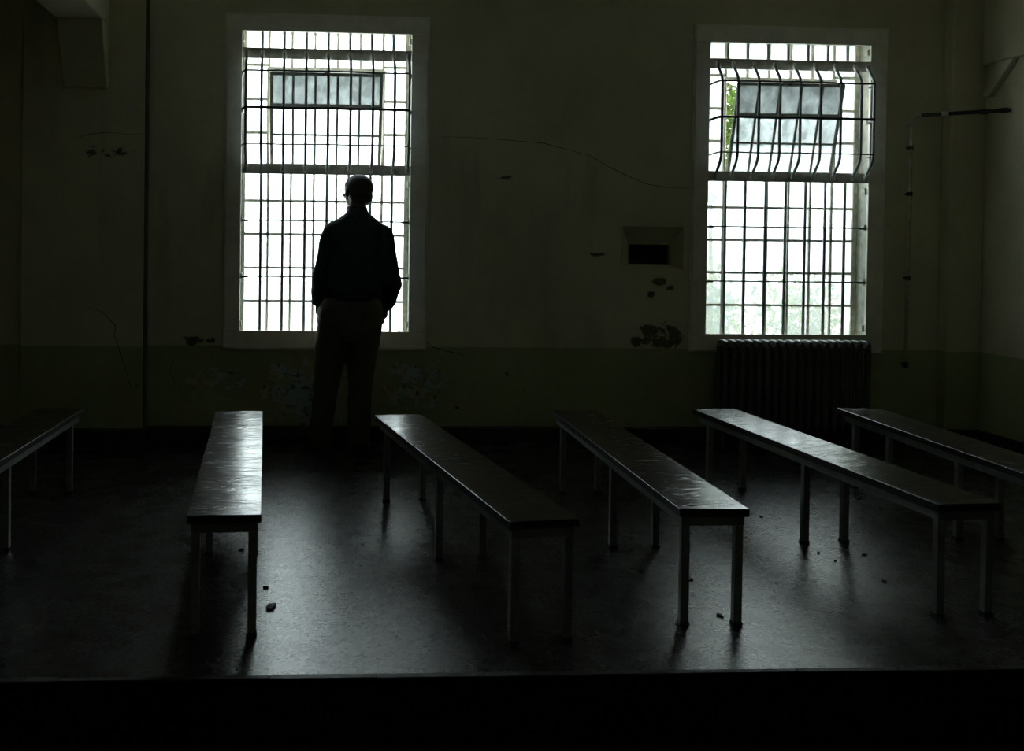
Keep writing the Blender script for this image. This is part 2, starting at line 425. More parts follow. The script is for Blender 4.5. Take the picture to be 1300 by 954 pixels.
# ceiling beam with a haunch at the left
bx0, bx1 = -1.665, -1.360
bm = bmesh.new()
box(bm, bx0, bx1, YF, YB - .095, 2.828, ZC + .02)
be = struct(obj('trim_4', bm, M['wall'], bevel=.012), 'concrete ceiling beam ending in a haunch on the left pilaster', 'beam')
bm = bmesh.new()
prism(bm, [(bx0 + .004, YB - .09, 2.405), (bx0 + .004, YB - .12, 2.405), (bx0 + .004, YB - .32, 2.83), (bx0 + .004, YB - .09, 2.83)], (bx1 - bx0 - .008, 0, 0))
obj('haunch', bm, M['wall'], be, bevel=.01)
# ledge and corbel on the right side wall
bm = bmesh.new()
box(bm, XR - .035, XR + .01, YF, YB - .10, 2.70, ZC)
lg = struct(obj('trim_5', bm, M['wall'], bevel=.01), 'raised ledge high on the right side wall', 'ledge')
bm = bmesh.new()
prism(bm, [(XR + .01, 6.985, 2.47), (XR + .01, 6.91, 2.47), (XR + .01, 6.66, 2.70), (XR + .01, 6.85, 2.70)], (-.055, 0, 0))
obj('corbel', bm, M['wall'], lg, bevel=.008)

# ------------------------------------------------------------------ windows
def make_window(idx, dx):
    root = empty('window_%d' % idx, (dx, YB, HZ0))
    struct(root, ['tall barred window with the man standing before it', 'tall barred window above the radiator'][idx - 1], 'window')
    inv = Matrix.Translation((-dx, -YB, -HZ0))
    def put(name, bm, mat, parent=root, off=inv, **kw):
        bmesh.ops.transform(bm, matrix=off, verts=bm.verts)
        return obj(name, bm, mat, parent, **kw)
    # wooden casing boards on the wall face
    ox0, ox1, oz0, oz1 = -.580 + dx, .806 + dx, .658, 2.948
    ix0, ix1, iz0, iz1 = -.475 + dx, .690 + dx, .775, 2.835
    y0, y1 = YB - .024, YB + .004
    for (a, b, c, d) in ((ox0, ix0, iz0, iz1), (ix1, ox1, iz0, iz1), (ox0, ox1, iz1, oz1), (ox0, ox1, oz0, iz0)):
        bm = bmesh.new(); box(bm, a, b, y0, y1, c, d); put('casing', bm, M['casing'], bevel=.004)
    bm = bmesh.new()   # bead round the outside of the casing
    for (a, b, c, d) in ((ox0 - .012, ox0, oz0 - .012, oz1 + .012), (ox1, ox1 + .012, oz0 - .012, oz1 + .012), (ox0, ox1, oz1, oz1 + .012), (ox0, ox1, oz0 - .012, oz0)):
        box(bm, a, b, YB - .012, YB + .003, c, d)
    put('casing_bead', bm, M['casing'], bevel=.002)
    # plaster reveal lining (four thin slabs), with chipped edges
    bm = bmesh.new()
    hx0, hx1 = HX0 + dx, HX1 + dx
    for (a, b, c, d) in ((hx0, hx0 + .008, HZ0, HZ1), (hx1 - .008, hx1, HZ0, HZ1), (hx0, hx1, HZ1 - .008, HZ1), (hx0, hx1, HZ0, HZ0 + .008)):
        box(bm, a, b, YB + .004, YB + WT, c, d)
    put('reveal', bm, M['reveal'])
    # stops standing in the reveal: lugs that carry the bars
    bm = bmesh.new()
    rng = random.Random(idx * 5)
    for z in (2.79, 2.30, 1.80, 1.54, 1.15, .82):
        box(bm, ix1 - .012, hx1, YB + .005, YB + .05, z - .022, z + .022)
        box(bm, hx0, ix0 + .010, YB + .005, YB + .05, z - .022, z + .022)
    put('bar_lug', bm, M['reveal'], bevel=.004)
    # steel sash
    ys0, ys1 = 7.235, 7.265
    gx0, gx1, gz0, gz1 = -.457 + dx, .664 + dx, .752, 2.864
    bm = bmesh.new()
    for (a, b, c, d) in ((hx0 + .008, gx0, HZ0, HZ1), (gx1, hx1 - .008, HZ0, HZ1), (gx0, gx1, gz1, HZ1), (gx0, gx1, HZ0, gz0)):
        box(bm, a, b, ys0, ys1 + .01, c, d)
    put('sash_frame', bm, M['sash'], bevel=.003)
    vx = [-.297 + .1605 * k + dx for k in range(6)]
    hz = [2.63, 2.39, 2.155, 1.915, 1.678, 1.443, 1.207, .972]
    # the vent opening takes the middle five columns of rows 2-4
    vx0, vx1, vz0, vz1 = vx[0], vx[5], 1.915, 2.60
    bm = bmesh.new(); w = .0085
    for k, x in enumerate(vx):
        if k in (0, 5): box(bm, x - w, x + w, ys0, ys1, gz0, gz1)
        else:
            box(bm, x - w, x + w, ys0, ys1, gz0, vz0); box(bm, x - w, x + w, ys0, ys1, vz1, gz1)
    for z in hz:
        wj = w + rng.uniform(-.001, .0015)
        if z in (2.39, 2.155):
            box(bm, gx0, vx0, ys0, ys1, z - wj, z + wj); box(bm, vx1, gx1, ys0, ys1, z - wj, z + wj)
        elif z == 2.63:
            box(bm, gx0, vx0, ys0, ys1, z - wj, z + wj); box(bm, vx1, gx1, ys0, ys1, z - wj, z + wj)
        else: box(bm, gx0, gx1, ys0, ys1, z - wj, z + wj)
    put('glazing_bars', bm, M['sash'], bevel=.002, seg=1)
    bm = bmesh.new()   # heavier frame of the vent opening
    t_ = .014
    box(bm, vx0 - t_, vx0 + .002, ys0 - .012, ys1 + .004, vz0 - .01, vz1 + .01); box(bm, vx1 - .002, vx1 + t_, ys0 - .012, ys1 + .004, vz0 - .01, vz1 + .01)
    box(bm, vx0, vx1, ys0 - .012, ys1 + .004, vz1 - .012, vz1 + .016); box(bm, vx0, vx1, ys0 - .012, ys1 + .004, vz0 - .022, vz0 + .004)
    put('vent_frame', bm, M['sash'], bevel=.002, seg=1)
    # glass panes
    bm = bmesh.new()
    X = [gx0] + vx + [gx1]; Z = [gz0] + hz[::-1] + [gz1]
    for i in range(7):
        for j in range(9):
            if 1 <= i <= 5 and Z[j] > 1.9 and Z[j + 1] < 2.7: continue
            if 1 <= i <= 5 and j == 8:
                box(bm, X[i], X[i + 1], 7.248, 7.251, vz1, Z[j + 1])
            else: box(bm, X[i], X[i + 1], 7.248, 7.251, Z[j], Z[j + 1])
    put('glass', bm, M['glass%d' % idx])
    # tilted-in ventilator, hinged along its bottom edge
    hop = empty('ventilator', (0, 0, 0)); hop.parent = root
    H = .655; ang = math.radians(15.5)
    L = Matrix.Translation((dx, 7.236, vz0 + .006)) @ Matrix.Rotation(ang, 4, 'X')
    # local frame: x right, z up along the leaf; y depth
    a0, a1 = vx0 - dx + .018, vx1 - dx - .018
    cols = [a0 + (a1 - a0) * k / 5 for k in range(6)]; rows = [0, H * .345, H * .655, H]
    toR = inv @ L
    bm = bmesh.new(); f = .020
    box(bm, a0 - f * .3, a0 + f * .8, -.012, .012, 0, H); box(bm, a1 - f * .8, a1 + f * .3, -.012, .012, 0, H)
    box(bm, a0, a1, -.012, .012, 0, f); box(bm, a0, a1, -.012, .012, H - f, H + .004)
    put('vent_sash', bm, M['hopper'], hop, toR, bevel=.002, seg=1)
    bm = bmesh.new()
    for c in cols[1:-1]: box(bm, c - .008, c + .008, -.010, .010, f, H - f)
    box(bm, a0, a1, -.010, .010, rows[1] - .007, rows[1] + .007)
    box(bm, a0, a1, -.012, .012, rows[2] - .013, rows[2] + .013)
    put('vent_glazing_bars', bm, M['hopper'], hop, toR, bevel=.002, seg=1)
    bm = bmesh.new(); box(bm, a0 + .005, a1 - .005, -.0015, .0015, f * .5, H - f * .5)
    put('vent_glass', bm, M['ventglass%d' % idx], hop, toR)
    bm = bmesh.new()   # catch on the top rail and stay arms at the sides
    tube(bm, [(-.02 + .1, -.012, H - .01), (.1, -.03, H + .012), (.135, -.02, H + .018)], .007, 8)
    put('vent_catch', bm, M['rod'], hop, toR)
    for x, nm in ((vx0 + .012, 0), (vx1 - .012, 1)):
        bm = bmesh.new()
        top = L @ Vector((0, 0, H * .93)); top.x = x
        tube(bm, [(x, 7.24, vz1 - .08), (x, (7.24 + top.y) / 2, vz1 - .06), (x, top.y, top.z)], .004, 6)
        put('stay_arm', bm, M['rod'], hop)
    return root

M['glass1'] = glass_material('dirty_glass_clearer', .10, .34, -.457, .752, .1605, .2355)
M['glass2'] = glass_material('dirty_glass_hazy', .06, .24, 2.821, .736, .1605, .2355, (.95, 1, .985), upper=.5, lower=True)
M['ventglass1'] = glass_material('vent_glass_hazy_shaded', .1, .2, -.457, .752, .1605, .2355, frost_shade=((.6, .3), (.6, .3), (.62, 1.0)))
M['ventglass2'] = glass_material('vent_glass_frosted_shaded', .1, .2, 2.821, .736, .1605, .2355, frost_shade=((.85, .9), (.72, 1.0), (.52, 1.0)))
for i, dx in enumerate(WO): make_window(i + 1, dx)

# ------------------------------------------------------------------ security bars
def smoothstep(t): return t * t * (3 - 2 * t)
def make_guard(name, label, straight, hooks, x0, x1):
    root = empty(name, ((x0 + x1) / 2, 7.08, .775)); tag(root, label, 'window bars', 'steel bar grilles fixed over the two windows')
    inv = Matrix.Translation((-(x0 + x1) / 2, -7.08, -.775))
    def put(nm, bm, mat, parent=root, **kw):
        bmesh.ops.transform(bm, matrix=inv, verts=bm.verts); return obj(nm, bm, mat, parent, **kw)
    for z0, z1 in ((2.648, 2.722), (1.857, 1.928)):
        bm = bmesh.new(); box(bm, x0, x1, 7.083, 7.094, z0, z1); put('mounting_plate', bm, M['plate'], bevel=.002)
    for x in straight:
        bm = bmesh.new(); tube(bm, [(x, 7.108, .770), (x, 7.108, 1.90)], .0105, 10); put('bar', bm, M['bar'], smooth=True)
        bm = bmesh.new(); tube(bm, [(x, 7.108, 2.66), (x, 7.108, 2.85)], .0105, 10); put('bar', bm, M['bar'], smooth=True)
    yb = 6.975; yp = 7.070
    def depth(z):
        # profile of a bellied bar between the two plates
        if z > 2.69 or z < 1.885: return yp
        if z > 2.52: return yb + (yp - yb) * smoothstep((z - 2.52) / .17) ** 1.6
        if z < 2.06: return yb + (yp - yb) * smoothstep((2.06 - z) / .175) ** 1.6
        return yb
    for x in hooks:
        zs = [1.872, 1.885, 1.89, 1.90, 1.92, 1.95, 1.98, 2.02, 2.06, 2.2, 2.35, 2.5, 2.54, 2.58, 2.62, 2.65, 2.67, 2.68, 2.69, 2.70]
        bm = bmesh.new()
        tube(bm, [(x, depth(z), z) for z in zs[3:-3]], .0100, 10)
        b = put('belly_bar', bm, M['bar'], smooth=True)
        for zz in (zs[:5], zs[-5:]):
            bm = bmesh.new()
            tube(bm, [(x, depth(z) - .002, z) for z in zz], [.013, .0155, .016, .0145, .012] if zz is not zs else .012, 10)
            obj_ = put('hooked_end', bm, M['hook'], b, smooth=True)
    rng = random.Random(3)
    for z, r in ((2.548, .0065), (2.297, .0095), (2.052, .005)):
        y = depth(z) - .014
        pts = [(x0 + .004, 7.09, z - .012), (x0 + .008, y + .05, z - .006), (x0 + .03, y + .006, z)]
        for x in hooks[1:-1]: pts.append((x, y, z + rng.uniform(-.003, .003)))
        pts += [(x1 - .03, y + .004, z), (x1 - .006, y + .05, z - .006), (x1 - .003, 7.09, z - .01)]
        bm = bmesh.new(); tube(bm, pts, r, 8); put('cross_rod', bm, M['rod'], smooth=True)
    for z in (1.537, 1.150):
        bm = bmesh.new(); tube(bm, [(x0, 7.094, z), (x1, 7.094, z)], .005, 8)
        for xa, xb in ((x0, x0 + .05), (x1 - .055, x1)): box(bm, xa, xb, 7.090, 7.1, z - .010, z + .004)
        put('cross_rod', bm, M['rod'])
make_guard('window_guard', 'grey bellied steel bar grille over the window the man faces',
           [-.340, -.189, -.036, .115, .265, .416, .566], [-.442, -.337, -.187, -.036, .115, .267, .419, .568, .668], -.474, .689)
make_guard('window_guard', 'grey bellied steel bar grille over the window above the radiator',
           [2.940, 3.083, 3.231, 3.377, 3.522, 3.667, 3.811], [2.850, 2.964, 3.112, 3.262, 3.408, 3.554, 3.700, 3.846, 3.938], 2.804, 3.967)

# ------------------------------------------------------------------ recessed wall vent
root = empty('wall_vent', ((VX0 + VX1) / 2, YB, VZ0)); tag(root, 'recessed dark rectangular vent with splayed sides, left of the radiator window', 'vent')
inv = Matrix.Translation((-(VX0 + VX1) / 2, -YB, -VZ0))
D = .13; ix0, ix1, iz0, iz1 = 2.283, 2.572, 1.262, 1.402
bm = bmesh.new()
fo = [(VX0, VZ0), (VX1, VZ0), (VX1, VZ1), (VX0, VZ1)]; fi = [(ix0, iz0), (ix1, iz0), (ix1, iz1), (ix0, iz1)]
A = [bm.verts.new((x, YB - .004, z)) for x, z in fo]; B = [bm.verts.new((x, YB + D, z)) for x, z in fi]; Cc = [bm.verts.new((x, YB + D, z)) for x, z in fo]
for i in range(4):
    j = (i + 1) % 4
    bm.faces.new((A[i], A[j], B[j], B[i])); bm.faces.new((B[i], B[j], Cc[j], Cc[i])); bm.faces.new((A[i], Cc[i], Cc[j], A[j]))
bmesh.ops.transform(bm, matrix=inv, verts=bm.verts); obj('splayed_surround', bm, M['wall'], root)
bm = bmesh.new()
for (a, b, c, d) in ((ix0 - .012, ix0, iz0 - .012, iz1 + .012), (ix1, ix1 + .012, iz0 - .012, iz1 + .012), (ix0, ix1, iz0 - .012, iz0), (ix0, ix1, iz1, iz1 + .012)):
    box(bm, a, b, YB + D - .012, YB + D + .004, c, d)
bmesh.ops.transform(bm, matrix=inv, verts=bm.verts); obj('vent_rim', bm, M['wall'], root)
bm = bmesh.new()
box(bm, VX0, VX1, YB + D + .05, YB + WT, VZ0, VZ1)
for k in range(17):
    x = ix0 + (ix1 - ix0) * (k + .5) / 17; box(bm, x - .003, x + .003, YB + D + .006, YB + D + .012, iz0, iz1)
bmesh.ops.transform(bm, matrix=inv, verts=bm.verts); obj('grille', bm, M['grille'], root)

# ------------------------------------------------------------------ wall pipe
root = empty('wall_pipe', (4.256, 7.05, .56)); tag(root, 'thin cream pipe dropping down the wall between window and corner', 'pipe')
inv = Matrix.Translation((-4.256, -7.05, -.56))
def pp(nm, bm, mat, **kw):
    bmesh.ops.transform(bm, matrix=inv, verts=bm.verts); return obj(nm, bm, mat, root, **kw)
bm = bmesh.new(); tube(bm, [(4.250, 7.05, .575), (4.256, 7.05, 1.4), (4.256, 7.05, 2.30)], .0125, 10); pp('vertical_pipe', bm, M['pipe'], smooth=True)
bm = bmesh.new(); tube(bm, [(4.256, 7.05, 2.28), (4.258, 7.05, 2.322), (4.275, 7.04, 2.340), (4.31, 7.018, 2.342)], .021, 12); pp('elbow', bm, M['pipe'], smooth=True)
E0, E1 = Vector((4.29, 7.03, 2.341)), Vector((4.768, 6.735, 2.352))
bm = bmesh.new(); tube(bm, [E0, E1], .0135, 10); pp('horizontal_pipe', bm, M['pipedark'], smooth=True)
for tt in (.30, .72, .93):
    c = E0.lerp(E1, tt); d = (E1 - E0).normalized() * .022
    bm = bmesh.new(); tube(bm, [c - d, c + d], .019, 10); pp('coupling', bm, M['pipedark'] if tt > .5 else M['pipe'], smooth=True)
for z in (2.115, 1.785, 1.185):
    bm = bmesh.new(); tube(bm, [(4.256, 7.05, z - .014), (4.256, 7.05, z + .014)], .0175, 10)
    box(bm, 4.250, 4.262, 7.06, 7.10, z - .008, z + .008); pp('pipe_clip', bm, M['pipedark'])
bm = bmesh.new(); tube(bm, [(4.250, 7.05, .545), (4.250, 7.05, .585)], .018, 10); box(bm, 4.244, 4.256, 7.06, 7.10, .56, .575); pp('end_cap', bm, M['pipedark'])

# ------------------------------------------------------------------ radiator
RX0, RX1, RY = 2.838, 3.905, 6.93
root = empty('radiator', ((RX0 + RX1) / 2, RY, 0)); tag(root, 'dark cast-iron column radiator under the window on the right', 'radiator')
NS = 18; pitch = (RX1 - RX0) / NS
def section_bm():
    bm = bmesh.new()
    for y in (-.052, .052):
        tube(bm, [(0, y, .125), (0, y, .15), (0, y, .69), (0, y, .73)], [.016, .022, .022, .016], 12)
    # rounded head and foot joining the columns
    for z, s in ((.722, 1), (.125, -1)):
        n = 9; prof = []
        for k in range(n + 1):
            a = PI * k / n; prof.append((-.074 * math.cos(a), .030 * math.sin(a) ** .7))
        vs1 = []; 
        for xx in (-.0135, .0135):
            vs1.append([bm.verts.new((xx, p[0], z + s * p[1])) for p in prof] + [bm.verts.new((xx, .070, z - s * .03)), bm.verts.new((xx, -.070, z - s * .03))])
        a, b = vs1; bm.faces.new(a); bm.faces.new(list(reversed(b)))
        for i in range(len(a)):
            j = (i + 1) % len(a); bm.faces.new((a[i], b[i], b[j], a[j]))
    # hub nipples
    tube(bm, [(-pitch * .56, 0, .69), (pitch * .5, 0, .69)], .020, 10); tube(bm, [(-pitch * .56, 0, .155), (pitch * .5, 0, .155)], .020, 10)
    return bm
first = None
for k in range(NS):
    x = RX0 + pitch * (k + .5) - (RX0 + RX1) / 2
    if first is None:
        first = obj('section', section_bm(), M['iron'], root, bevel=.006, seg=2); first.location.x = x
    else:
        c = first.copy(); COL.objects.link(c); c.parent = root; c.location.x = x
for x in (-(RX1 - RX0) / 2 + pitch * .5, (RX1 - RX0) / 2 - pitch * .5):
    for y in (-.036, .036):
        bm = bmesh.new(); tube(bm, [(x, y, .105), (x, y, .04), (x, y, 0)], [.016, .013, .022], 10); obj('foot', bm, M['iron'], root, smooth=True)
bm = bmesh.new(); xx = (RX1 - RX0) / 2
tube(bm, [(xx - .01, 0, .155), (xx + .05, 0, .155), (xx + .065, 0, .14), (xx + .065, 0, .0)], .014, 10); tube(bm, [(xx + .03, 0, .155), (xx + .03, -.045, .155)], .02, 10)
obj('valve', bm, M['iron'], root, smooth=True)

# ------------------------------------------------------------------ benches
BW, BH = .262, .44
def make_bench(L):
    """origin on the floor under the near end, +Y runs to the far end"""
    root = empty('bench')
    bm = bmesh.new(); box(bm, -BW / 2, BW / 2, 0, L, BH - .030, BH)
    for f in bm.faces:
        f.material_index = 0 if f.calc_center_median().z > BH - .001 else 1
    s = obj('seat', bm, [M['wood'], M['edge']], root, bevel=.0035, seg=3)
    w = BW / 2 - .014; y0, y1 = .014, L - .06
    bm = bmesh.new(); zt, zb = BH - .0295, BH - .066
    box(bm, -w, w, y0, y0 + .018, zb, zt); box(bm, -w, w, y1 - .018, y1, zb, zt)
    box(bm, -w, -w + .018, y0, y1, zb, zt); box(bm, w - .018, w, y0, y1, zb, zt)
    for y in (.98, ): box(bm, -w, w, y - .012, y + .012, zb, zt)
    obj('apron', bm, M['steel'], root, bevel=.002, seg=1)
    t = .032
    for y in (.017, .965, L - .19):
        for sx in (-1, 1):
            bm = bmesh.new(); x0 = sx * (w - t / 2 - .001)
            box(bm, x0 - t / 2, x0 + t / 2, y, y + t, .012, zt - .002)
            lg = obj('leg', bm, M['steel'], root, bevel=.003)
            bm = bmesh.new(); box(bm, x0 - t / 2 - .003, x0 + t / 2 + .003, y - .003, y + t + .003, 0, .014)
            obj('foot_cap', bm, M['cap'], lg, bevel=.003)
    return root
BEN = [((-1.49, 3.69), (-1.392, 5.85), 'dark bench cut off by the left edge, first of the six'),
       ((-.289, 3.608), (-.385, 5.807), 'bench left of the man with the brightest scuffed seat'),
       ((.834, 3.528), (.494, 5.716), 'slanting bench whose bright far end is just right of the man'),
       ((1.50, 3.67), (1.539, 5.794), 'bench in the middle, far half of its seat in darkness, below the wall vent'),
       ((2.518, 3.735), (2.394, 5.84), 'bench ending before the radiator, its far half shining white'),
       ((3.205, 3.77), (3.294, 5.92), 'bench furthest right, dark seat with a bright long edge')]
proto = None
for (n, f, lab) in BEN:
    d = Vector(f) - Vector(n)
    if proto is None: proto = make_bench(2.17); o = proto
    else: o = copy_tree(proto)
    o.location = (n[0], n[1], 0); o.rotation_euler = (0, 0, math.atan2(-d.x, d.y)); o.scale = (1, 1, 1)
    tag(o, lab, 'bench', 'six long benches in rows facing the windows')

# ------------------------------------------------------------------ paint flakes on the floor
FL = [(-.294, 4.641, .011, 'on the lit floor beside the brightest bench, farther of two small ones'), (-.159, 4.136, .014, 'on the lit floor beside the brightest bench, just behind the largest flake'),
      (-.132, 3.915, .024, 'largest curled one, near the legs of the brightest bench'), (.26, 4.715, .008, 'alone on the shiny floor left of the slanting bench'),
      (.669, 5.134, .012, 'on the floor between the far and middle legs of the slanting bench'), (.334, 5.647, .008, 'by the far left foot of the slanting bench'),
      (1.551, 4.793, .013, 'under the middle bench, behind its middle legs'), (1.492, 4.609, .012, 'under the middle bench, between its middle legs'),
      (1.441, 4.309, .014, 'under the middle bench, in front of its middle legs'), (1.573, 3.782, .013, 'between the two near legs of the middle bench'),
      (2.352, 5.156, .012, 'left of the shining bench, towards its far legs'), (3.102, 5.732, .016, 'farthest of three in a line between the two benches at right'),
      (3.092, 5.535, .013, 'middle of three in a line between the two benches at right'), (3.085, 5.318, .018, 'nearest of three in a line between the two benches at right'),
      (2.341, 4.654, .016, 'under the shining bench, right behind its middle left leg'), (2.348, 4.545, .010, 'under the shining bench, right of its middle left foot'),
      (2.546, 4.512, .010, 'just right of the middle right foot of the shining bench'), (2.435, 4.156, .012, 'under the near half of the shining bench'),
      (2.365, 4.431, .010, 'under the shining bench, just in front of its middle legs'), (1.616, 4.194, .009, 'right of the middle bench on grey floor'),
      (2.535, 3.95, .016, '')]
for i, (x, y, r, where) in enumerate(FL):
    rng = random.Random(i * 11 + 2)
    bm = bmesh.new(); n = 9
    top = []; bot = []
    sx = rng.uniform(.9, 1.5)
    for k in range(n):
        a = 2 * PI * k / n; rr = r * rng.uniform(.55, 1.15)
        p = (rr * math.cos(a) * sx, rr * math.sin(a) * .8); z = .003 + rng.random() * r * .30
        top.append(bm.verts.new((p[0], p[1], z + .002))); bot.append(bm.verts.new((p[0] * .9, p[1] * .9, 0.0)))
    bm.faces.new(top); bm.faces.new(list(reversed(bot)))
    for k in range(n): bm.faces.new((bot[k], bot[(k + 1) % n], top[(k + 1) % n], top[k]))
    last = i == len(FL) - 1
    o = obj('paint_flake', bm, M['flake_red'] if last else M['flake']); o.location = (x, y, 0); o.rotation_euler.z = rng.uniform(0, 3)
    tag(o, 'rust red paint flake on the dark floor by the shining bench' if last else 'dark paint flake ' + where, 'paint flake', 'paint flakes scattered on the floor')

# ------------------------------------------------------------------ the man
MY = 6.80
man = empty('person', (.27, MY, 0)); tag(man, 'person in a dark shirt and khaki trousers looking out of the window, hands in pockets', 'person')
minv = Matrix.Translation((-.27, -MY, 0))
def mput(name, bm, mat, parent=man, **kw):
    bmesh.ops.transform(bm, matrix=minv, verts=bm.verts); return obj(name, bm, mat, parent, **kw)

LEGL = [(.150, .0, .74, .112), (.140, .0, .60, .101), (.124, -.005, .46, .088), (.104, -.010, .30, .080), (.088, -.008, .14, .074), (.086, -.004, .035, .073)]
LEGR = [(.372, .0, .74, .108), (.352, .0, .60, .098), (.350, -.003, .46, .080), (.342, -.008, .30, .078), (.342, -.006, .14, .075), (.343, -.002, .035, .076)]
SHL, ELL, WRL = Vector((.140, MY + .0, 1.440)), Vector((.083, MY - .035, 1.165)), Vector((.068, MY + .065, .995))
SHR, ELR, WRR = Vector((.492, MY + .0, 1.430)), Vector((.545, MY - .06, 1.120)), Vector((.505, MY + .055, .975))

# head frame: face turned a little to the left of the window
HC = Vector((.314, MY + .012, 1.730)); HR = Matrix.Rotation(math.radians(36), 4, 'Z')
def hp(x, y, z): return HC + HR @ (Vector((x, y, z)) * 1.06)      # +y is where the face looks

def head_shapes(bm):
    ellipsoid(bm, hp(0, -.008, .022), (.087, .101, .085), HR)            # cranium
    ellipsoid(bm, hp(0, .028, -.030), (.064, .070, .078), HR)            # face
    ellipsoid(bm, hp(0, .058, -.078), (.036, .034, .026), HR)            # chin
    ellipsoid(bm, hp(0, .010, -.065), (.068, .066, .046), HR)            # jaw
    ellipsoid(bm, hp(0, .082, .020), (.050, .016, .012), HR)             # brow ridge
    R = HR @ Matrix.Rotation(math.radians(-20), 4, 'X')
    ellipsoid(bm, hp(0, .103, -.012), (.0105, .016, .028), R)            # nose
    ellipsoid(bm, hp(0, .110, -.032), (.016, .013, .010), HR)            # nose tip
    ellipsoid(bm, hp(0, .091, -.055), (.024, .011, .006), HR)            # upper lip
    ellipsoid(bm, hp(0, .089, -.064), (.021, .011, .006), HR)            # lower lip
    for s in (-1, 1):
        ellipsoid(bm, hp(s * .040, .068, -.022), (.022, .020, .018), HR)  # cheek
        E = HR @ Matrix.Rotation(s * math.radians(-22), 4, 'Z')
        ellipsoid(bm, hp(s * .089, -.006, -.008), (.009, .019, .032), E)  # ear
        ellipsoid(bm, hp(s * .085, .002, -.034), (.007, .009, .010), E)   # lobe
bm = bmesh.new()
head_shapes(bm)
loft(bm, [(.312, MY - .012, 1.50, .075, .070), (.312, MY - .012, 1.56, .063, .065), (.313, MY - .008, 1.62, .062, .066), (.314, MY + .0, 1.70, .056, .060)])
# trunk and legs under the clothes
loft(bm, [(.275, MY, .74, .17, .10), (.275, MY, .88, .19, .12), (.292, MY, 1.04, .155, .105), (.300, MY, 1.22, .155, .105), (.306, MY, 1.38, .165, .10), (.308, MY, 1.47, .14, .08), (.312, MY - .01, 1.53, .07, .06)])
for L in (LEGL, LEGR): loft(bm, [(x, MY + y, z, r * .68, r * .72) for (x, y, z, r) in reversed(L)])
for (S, E_, W) in ((SHL, ELL, WRL), (SHR, ELR, WRR)):
    tube(bm, [S, S.lerp(E_, .5), E_, E_.lerp(W, .4), W], [.046, .042, .036, .036, .025], 14)
def hand(bm, W, side):
    """palm, four curled fingers and a thumb, slid into the front pocket; side -1 left, +1 right"""
    d = Vector((-.10 * side, .35, -1)).normalized()          # down the forearm into the pocket
    out = Vector((side, .25, 0)).normalized(); fw = d.cross(out).normalized()
    if fw.y < 0: fw = -fw
    tube(bm, [W - d * .01, W + d * .03, W + d * .07, W + d * .095], [.024, .030, .034, .030], 14, .62)
    base = W + d * .085
    for k, (off, ln) in enumerate(((-.028, .060), (-.009, .070), (.010, .066), (.028, .052))):
        p0 = base + fw * off; p1 = p0 + d * ln * .45; p2 = p1 + (d * .8 - out * .5).normalized() * ln * .33; p3 = p2 + (d * .5 - out * .85).normalized() * ln * .25
        tube(bm, [p0 - d * .012, p0, p1, p2, p3], [.0095, .0098, .0092, .0083, .0068], 10)
    t0 = W + d * .035 + fw * .022; t1 = t0 + (d + fw * 1.0).normalized() * .035; t2 = t1 + (d * 1.2 + fw * .5).normalized() * .028
    tube(bm, [t0, t1, t2, t2 + d * .012], [.013, .0115, .010, .008], 10)
hand(bm, WRL, -1); hand(bm, WRR, 1)
body = mput('body', bm, M['skin']); fuse(body, .0058, 4, .5)

for s in (-1, 1):
    bm = bmesh.new(); ellipsoid(bm, hp(s * .030, .074, .004), (.0125, .0125, .0125), HR); mput('eye', bm, M['eye'], smooth=True)
# hair: close cropped, covering back and top of the skull
bm = bmesh.new()
vs = ellipsoid(bm, hp(0, -.012, .024), (.094, .106, .0905), HR, 40, 28)
ellipsoid(bm, hp(0, -.030, -.030), (.087, .076, .072), HR, 32, 20)
hair = mput('hair', bm, M['hair']); fuse(hair, .006, 3)
bm = bmesh.new(); bm.from_mesh(hair.data)
HCl = minv @ HC; inv3 = HR.inverted()
kill = []
for v in bm.verts:
    q = inv3 @ (v.co - HCl)
    if q.y > .066 and q.z < .075 - (q.y - .06) * .2 or (q.z < .02 and q.y > .012) or q.z < -.095 + max(0, q.y) * .6: kill.append(v)
bmesh.ops.delete(bm, geom=kill, context='VERTS'); bm.to_mesh(hair.data); bm.free()
# spectacles
bm = bmesh.new()
for s in (-1, 1):
    ring = [hp(s * .032 + .022 * math.cos(a), .108 - abs(math.cos(a)) * .002, .004 + .016 * math.sin(a)) for a in [2 * PI * k / 16 for k in range(17)]]
    tube(bm, ring, .0022, 6)
    tube(bm, [hp(s * .054, .106, .008), hp(s * .082, .086, .010), hp(s * .094, .03, .008), hp(s * .096, -.004, .006), hp(s * .094, -.02, -.012)], .0022, 6)
tube(bm, [hp(-.010, .109, .008), hp(0, .113, .010), hp(.010, .109, .008)], .0022, 6)
mput('spectacles', bm, M['lens'])

